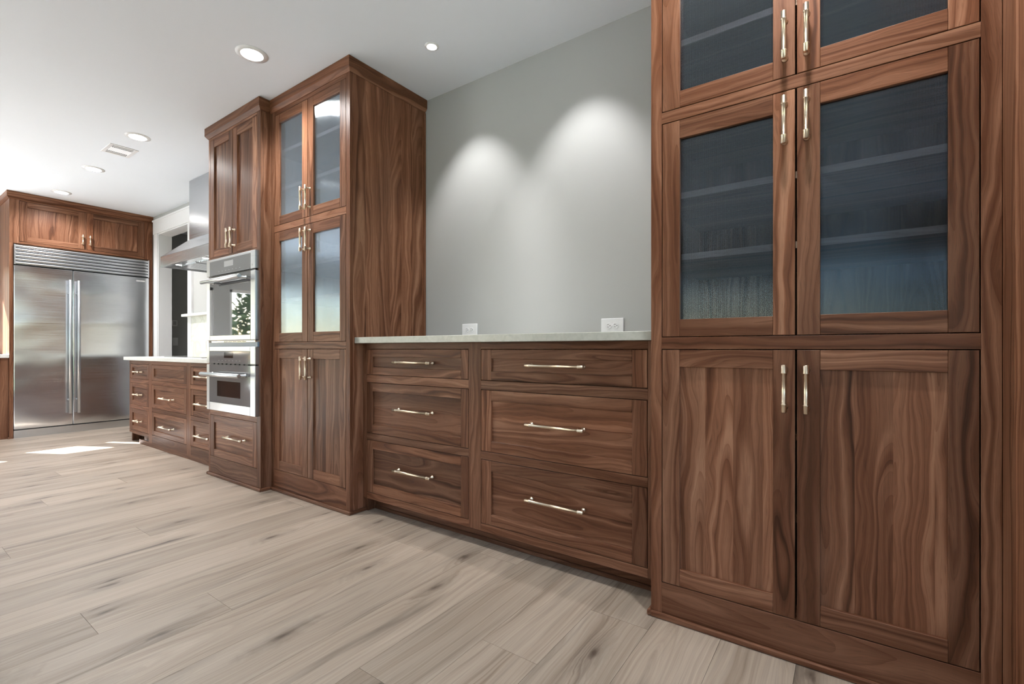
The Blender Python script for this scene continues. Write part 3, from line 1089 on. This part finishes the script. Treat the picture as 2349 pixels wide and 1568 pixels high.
# ------------------------------------------------------------------ range hood
hx0, hx1, hy0, hz0, hz1 = -5.84, -4.60, 1.90, 1.845, 1.953
hd = thing('range_hood', ((hx0 + hx1) / 2, 2.14, hz0), 'stainless steel chimney range hood with two lit lamps over the cooktop', 'range hood')
part(MB().box(hx0, hx1, hy0, YW - 0.002, hz0 + 0.012, hz1), 'canopy_band', 'steel_hood', hd, bevel=0.002)
dx0, dx1, dy0, dzb = -5.615, -4.825, 2.081, 2.135
m = MB()
b = [(hx0, hy0, hz1), (hx1, hy0, hz1), (hx1, YW - 0.002, hz1), (hx0, YW - 0.002, hz1),
     (dx0, dy0, dzb), (dx1, dy0, dzb), (dx1, YW - 0.002, dzb), (dx0, YW - 0.002, dzb)]
m.v += b
for idx, _ in FACES:
    m.face(list(idx), [(0, 0)] * 4, (0.5, 0, 0))
part(m, 'canopy', 'steel_hood', hd)
part(MB().box(dx0, dx1, dy0, YW - 0.002, dzb, ZC - 0.002), 'chimney', 'steel_hood', hd, bevel=0.002)
m = MB()
m.box(hx0, hx1, hy0, hy0 + 0.02, hz0, hz0 + 0.012)
m.box(hx0, hx1, YW - 0.03, YW - 0.002, hz0, hz0 + 0.012)
m.box(hx0, hx0 + 0.02, hy0 + 0.02, YW - 0.03, hz0, hz0 + 0.012)
m.box(hx1 - 0.02, hx1, hy0 + 0.02, YW - 0.03, hz0, hz0 + 0.012)
part(m, 'bottom_lip', 'steel_hood', hd)
for fx in (hx0 + 0.18, hx0 + 0.62):
    m = MB()
    m.box(fx, fx + 0.40, hy0 + 0.10, YW - 0.05, hz0 + 0.008, hz0 + 0.0125)
    fl_ = part(m, 'baffle_filter', 'steel', hd)
    for i in range(11):
        s = MB()
        x = fx + 0.02 + i * 0.034
        s.box(x, x + 0.020, hy0 + 0.115, YW - 0.065, hz0 + 0.002, hz0 + 0.0085)
        part(s, 'baffle', 'steel', fl_)
for lx in (hx0 + 0.30, hx0 + 0.92):
    m = MB()
    m.lathe((lx, hy0 + 0.06, hz0 + 0.013), (lx, hy0 + 0.06, hz0 + 0.003), [(0, 0.034), (0.008, 0.034), (0.010, 0.029)], 24)
    lr = part(m, 'lamp_ring', 'chrome', hd)
    m = MB()
    m.lathe((lx, hy0 + 0.06, hz0 + 0.004), (lx, hy0 + 0.06, hz0 + 0.0015), [(0, 0.027), (0.0025, 0.025)], 24)
    part(m, 'lamp_lens', 'hood_lens', hd)
    ld = bpy.data.lights.new('hood_lamp_light', 'SPOT')
    ld.energy = 5
    ld.spot_size = math.radians(110)
    ld.shadow_soft_size = 0.025
    lo = bpy.data.objects.new('hood_lamp_light', ld)
    COL.objects.link(lo)
    lo.location = (lx, hy0 + 0.06, hz0 - 0.01)

# ------------------------------------------------------------------ fridge and its surround
xf = -7.55
ff = Face('X', xf)
FY0, FY1, FS = 1.084, 2.330, 1.576
fr = thing('refrigerator', (-7.9, (FY0 + FY1) / 2, 0), 'wide stainless steel built-in refrigerator with two doors and louvred top grille', 'refrigerator')
part(MB().box(XL + 0.03, xf - 0.05, FY0 + 0.01, FY1 - 0.01, 0.01, 2.155), 'body', 'dark_metal', fr)
for (a0, a1, ha) in ((FY0, FS - 0.002, FS - 0.036), (FS + 0.002, FY1, FS + 0.040)):
    m = MB()
    ff.box(m, a0, a1, 0.098, 1.930, -0.05, 0.0)
    d = part(m, 'fridge_door', 'steel_door', fr, bevel=0.004)
    m = MB()
    L = 1.575
    m.lathe(ff.pt(ha, 0.235, 0.062), ff.pt(ha, 0.235 + L, 0.062), [(0, 0.012), (0.003, 0.0155), (L - 0.003, 0.0155), (L, 0.012)], 20)
    for z in (0.235 + 0.16, 0.235 + L - 0.16):
        m.lathe(ff.pt(ha, z, 0.0), ff.pt(ha, z, 0.062), [(0, 0.013), (0.01, 0.010), (0.062, 0.010)], 14)
    part(m, 'handle', 'steel_frame', d)
m = MB()
ff.box(m, FY0, FY1, 1.938, 2.162, -0.05, -0.022)
gr = part(m, 'grille', 'dark_metal', fr)
for a in (FY0, FY1 - 0.012):
    m = MB()
    ff.box(m, a, a + 0.012, 1.938, 2.162, -0.03, 0.002)
    part(m, 'grille_end', 'steel', gr)
for i in range(6):
    z = 1.940 + i * 0.0372
    m = MB()
    # curved louvre blade
    prof = [(xf - 0.020, z + 0.001), (xf - 0.004, z + 0.001), (xf + 0.003, z + 0.005), (xf + 0.004, z + 0.018), (xf + 0.001, z + 0.029), (xf - 0.008, z + 0.0345), (xf - 0.020, z + 0.0345)]
    m.prism(prof, 1, FY0 + 0.012, FY1 - 0.012)
    part(m, 'louvre', 'steel', gr)
m = MB()
ff.box(m, FY0, FY1, 0.0, 0.086, -0.05, -0.012)
kp = part(m, 'kick_plate', 'steel', fr)
m = MB()
ff.box(m, FY0 + 0.01, FY0 + 0.20, 0.086, 0.096, -0.05, -0.006)
part(m, 'hinge', 'dark_metal', fr)
m = MB()
ff.box(m, 2.190, 2.285, 1.872, 1.893, -0.002, 0.0016)
bd = part(m, 'badge', 'plastic_grey', fr)
cu = bpy.data.curves.new('badge_lettering', 'FONT')
cu.body = 'SUB-ZERO'
cu.size = 0.0165
cu.align_x = 'CENTER'
cu.align_y = 'CENTER'
cu.extrude = 0.0004
tmp = bpy.data.objects.new('tmp_text', cu)
COL.objects.link(tmp)
dg = bpy.context.evaluated_depsgraph_get()
me = bpy.data.meshes.new_from_object(tmp.evaluated_get(dg))
bpy.data.objects.remove(tmp)
rot = Matrix(((0, 0, 1), (1, 0, 0), (0, 1, 0))).to_4x4()     # text x -> +Y, text y -> +Z, normal -> +X
me.transform(Matrix.Translation(Vector((xf + 0.0017, 2.2375, 1.8825)) - ORG[fr.name]) @ rot)
me.materials.clear()
me.materials.append(M['plastic_white'])
tx = bpy.data.objects.new('lettering', me)
COL.objects.link(tx)
tx.parent = bd

# surround
xs = xf - 0.015
fs = Face('X', xs)
SY0, SY1 = 1.050, YB
tF = thing('fridge_cabinet', (-7.9, 1.7, 0), 'walnut surround with two small doors above the steel refrigerator', 'cabinet')
part(MB().box(XL + 0.01, xs - 0.02, SY0, SY0 + 0.022, 0.0, ZC - 0.003, grain=2, strip=8), 'side_panel', 'walnut', tF)
part(MB().box(XL + 0.01, xs - 0.02, SY1 - 0.022, SY1, 0.0, ZC - 0.003, grain=2, strip=8), 'side_panel', 'walnut', tF)
frame_piece(fs, tF, 'stile', SY0, FY0 - 0.003, 0, 2.176, 'z')
frame_piece(fs, tF, 'stile', FY1 + 0.003, SY1, 0, 2.176, 'z')
uy = (1.128, 1.693, 1.701, 2.280)
frame_piece(fs, tF, 'stile', SY0, uy[0], 2.176, ZC - 0.003, 'z')
frame_piece(fs, tF, 'stile', uy[3], SY1, 2.176, ZC - 0.003, 'z')
frame_piece(fs, tF, 'rail', uy[0], uy[3], 2.176, 2.200, 'a')
frame_piece(fs, tF, 'rail', uy[0], uy[3], 2.655, ZC - 0.003, 'a')
frame_piece(fs, tF, 'stile', uy[1], uy[2], 2.200, 2.655, 'z')
part(MB().box(XL + 0.01, xs - 0.021, SY0 + 0.022, SY1 - 0.022, 2.168, 2.190, grain=1), 'bottom_panel', 'walnut', tF)
leaf(fs, tF, 'upper_door', uy[0], uy[1], 2.200, 2.655, stile=0.062, rail=0.060, strip=9, hnd=(uy[1] - 0.030, 2.315, 0.120, True))
leaf(fs, tF, 'upper_door', uy[2], uy[3], 2.200, 2.655, stile=0.062, rail=0.060, strip=9, hnd=(uy[2] + 0.030, 2.315, 0.120, True))
crown(tF, [(XL + 0.01, SY0), (xs, SY0), (xs, SY1)][::1], 2.665, ZC - 0.002)
part(MB().box(xs, xs + 0.012, SY0 - 0.012, FY0 - 0.004, 0, 0.022, grain=1), 'shoe_moulding', 'walnut', tF)

# base cabinet and counter to the left of the fridge
tS = thing('sink_cabinet', (-7.9, 0.2, 0), 'walnut base cabinet under the window next to the refrigerator surround', 'cabinet')
xk = -7.59
fS = Face('X', xk)
part(MB().box(XL + 0.01, xk - 0.021, -0.34, SY0 - 0.001, 0.09, 0.897, grain=1), 'body', 'walnut', tS)
frame_piece(fS, tS, 'stile', 0.93, SY0 - 0.001, 0.0, 0.897, 'z')
frame_piece(fS, tS, 'stile', -0.34, -0.30, 0.045, 0.897, 'z')
frame_piece(fS, tS, 'rail', -0.30, 0.93, 0.855, 0.897, 'a')
frame_piece(fS, tS, 'base_board', -0.30, 0.93, 0.0, 0.13, 'a')
for i in range(3):
    a0 = -0.30 + i * 0.41
    leaf(fS, tS, 'lower_door', a0, a0 + 0.41, 0.13, 0.855, hnd=(a0 + (0.375 if i % 2 == 0 else 0.035), 0.73, 0.15, True))
tag(MB().box(XL + 0.01, xk + 0.03, -0.355, SY0 - 0.001, 0.897, 0.932).build('countertop', 'counter_white', bevel=0.002),
    'white stone countertop under the window next to the refrigerator surround', 'countertop')

# ------------------------------------------------------------------ recessed ceiling lights
def can(x, y, r, label, power, cone, blend, soft, group, tilt=0.0, lname='can_light'):
    t = thing('ceiling_light', (x, y, ZC), label, 'ceiling light', group)
    m = MB()
    m.lathe((x, y, ZC + 0.001), (x, y, ZC - 0.006), [(0, r), (0.003, r), (0.007, r * 0.72)], 40)
    part(m, 'trim_ring', 'plastic_white', t)
    m = MB()
    m.lathe((x, y, ZC - 0.0035), (x, y, ZC - 0.0075), [(0, r * 0.68), (0.0025, r * 0.68), (0.004, r * 0.60)], 36)
    part(m, 'lens', 'lamp_lens', t)
    ld = bpy.data.lights.new(lname, 'SPOT')
    ld.energy = power
    ld.spot_size = cone
    ld.spot_blend = blend
    ld.shadow_soft_size = soft
    ld.color = (1.0, 0.99, 0.985)
    lo = bpy.data.objects.new(lname, ld)
    COL.objects.link(lo)
    lo.location = (x, y, ZC - 0.02)
    lo.rotation_euler = (tilt, 0, 0)
    return t


for x, pw, lb in ((-2.89, 1.0, 'large recessed ceiling light above the front of the pale glass-door tower'),
              (-4.79, 1.0, 'recessed ceiling light beside the ceiling vent on the oven side'),
              (-5.996, 1.0, 'recessed ceiling light beside the ceiling vent on the refrigerator side'),
              (-7.18, 1.0, 'recessed ceiling light directly above the refrigerator surround'),
              (-0.15, 1.0, 'recessed ceiling light in front of the dark fluted glass cabinet')):
    can(x, 1.40, 0.088, lb, CAN_W * pw, math.radians(150), 0.8, 0.055, 'large recessed lights', 0.0,
        'can_light_right_offscreen' if x > -1 else 'can_light')
for x, lb in ((-1.965, 'small recessed spotlight washing the wall beside the pale glass-door tower'),
              (-1.175, 'small recessed spotlight washing the wall beside the dark glass cabinet')):
    can(x, 1.966, 0.041, lb, SPOT_W, math.radians(70), 0.75, 0.02, 'small wall spotlights', math.radians(17),
        'wall_spot_right_offscreen' if x > -1.5 else 'wall_spot_light')
# ceiling vent
vx0, vx1, vy0, vy1 = -5.385, -5.120, 1.305, 1.507
vt = thing('ceiling_vent', ((vx0 + vx1) / 2, (vy0 + vy1) / 2, ZC), 'white metal air vent in the ceiling between two recessed lights', 'vent')
m = MB()
m.box(vx0, vx1, vy0, vy0 + 0.028, ZC - 0.005, ZC + 0.001)
m.box(vx0, vx1, vy1 - 0.028, vy1, ZC - 0.005, ZC + 0.001)
m.box(vx0, vx0 + 0.028, vy0 + 0.028, vy1 - 0.028, ZC - 0.005, ZC + 0.001)
m.box(vx1 - 0.028, vx1, vy0 + 0.028, vy1 - 0.028, ZC - 0.005, ZC + 0.001)
part(m, 'frame', 'plastic_white', vt, bevel=0.002)
part(MB().box(vx0 + 0.028, vx1 - 0.028, vy0 + 0.028, vy1 - 0.028, ZC - 0.001, ZC + 0.0005), 'duct_opening', 'dark_slot', vt)
n = 12
for i in range(n):
    y = vy0 + 0.034 + i * (vy1 - vy0 - 0.068) / (n - 1)
    m = MB()
    m.prism([(y - 0.0045, ZC - 0.0008), (y - 0.0035, ZC - 0.0008), (y + 0.0035, ZC - 0.0065), (y + 0.0025, ZC - 0.0070)], 0, vx0 + 0.075, vx1 - 0.075)
    part(m, 'slat', 'plastic_white', vt)
for xx in (vx0 + 0.040, vx1 - 0.062):
    part(MB().box(xx, xx + 0.020, vy0 + 0.03, vy1 - 0.03, ZC - 0.004, ZC - 0.002), 'slat', 'plastic_white', vt)

# ------------------------------------------------------------------ outlets and plates
def duplex(xc, zc, label):
    t = thing('wall_outlet', (xc, YW, zc), label, 'outlet', 'wall outlets above the drawer cabinet')
    w, h = 0.064, 0.0405
    m = MB()
    prof = [(YW - 0.0065, zc - h + 0.004), (YW - 0.0065, zc + h - 0.004), (YW - 0.004, zc + h), (YW + 0.0005, zc + h), (YW + 0.0005, zc - h), (YW - 0.004, zc - h)]
    m.prism(prof, 0, xc - w, xc + w)
    part(m, 'cover_plate', 'plastic_white', t, bevel=0.0015)
    for s in (-0.0195, 0.0195):
        cx = xc + s
        m = MB()
        m.lathe((cx, YW - 0.006, zc), (cx, YW - 0.0090, zc), [(0, 0.0172), (0.002, 0.0172), (0.003, 0.0160)], 24)
        rc = part(m, 'receptacle', 'plastic_white', t)
        m = MB()
        for dz in (-0.0064, 0.0064):
            m.box(cx - 0.0075, cx + 0.0015, YW - 0.0095, YW - 0.0085, zc + dz - 0.0011, zc + dz + 0.0011)
        m.lathe((cx + 0.0085, YW - 0.0085, zc), (cx + 0.0085, YW - 0.0095, zc), [(0, 0.0026), (0.001, 0.0026)], 12)
        part(m, 'slot', 'dark_slot', rc)
    m = MB()
    m.lathe((xc, YW - 0.006, zc), (xc, YW - 0.0080, zc), [(0, 0.003), (0.0015, 0.003), (0.002, 0.002)], 12)
    part(m, 'screw', 'plastic_white', t)


duplex(-2.028, 1.122, 'white wall outlet near the pale glass-door tower')
duplex(-1.028, 1.122, 'white wall outlet near the dark fluted glass cabinet')
# outlet plate on the backsplash
t = thing('wall_outlet', (-5.96, YB - 0.018, 1.0), 'white outlet plate on the marble backsplash', 'outlet')
part(MB().box(-6.020, -5.90, YB - 0.024, YB - 0.0175, 0.965, 1.085), 'cover_plate', 'plastic_white', t, bevel=0.002)
part(MB().box(-5.98, -5.94, YB - 0.026, YB - 0.0235, 0.985, 1.065), 'receptacle', 'plastic_white', t, bevel=0.001)
# hall: thermostat and light switch
t = thing('thermostat', (XL, 2.876, 1.337), 'small white thermostat on the grey hallway wall', 'thermostat')
part(MB().box(XL - 0.001, XL + 0.022, 2.842, 2.912, 1.337, 1.427), 'case', 'plastic_white', t, bevel=0.004)
part(MB().box(XL + 0.0215, XL + 0.0235, 2.856, 2.898, 1.355, 1.412), 'screen', 'plastic_grey', t)
t = thing('light_switch', (XL, 2.89, 1.046), 'white switch plate on the grey hallway wall below the thermostat', 'switch')
part(MB().box(XL - 0.001, XL + 0.006, 2.858, 2.924, 1.046, 1.164), 'cover_plate', 'plastic_white', t, bevel=0.0015)
part(MB().box(XL + 0.0055, XL + 0.0095, 2.878, 2.904, 1.070, 1.140), 'rocker', 'plastic_white', t, bevel=0.001)
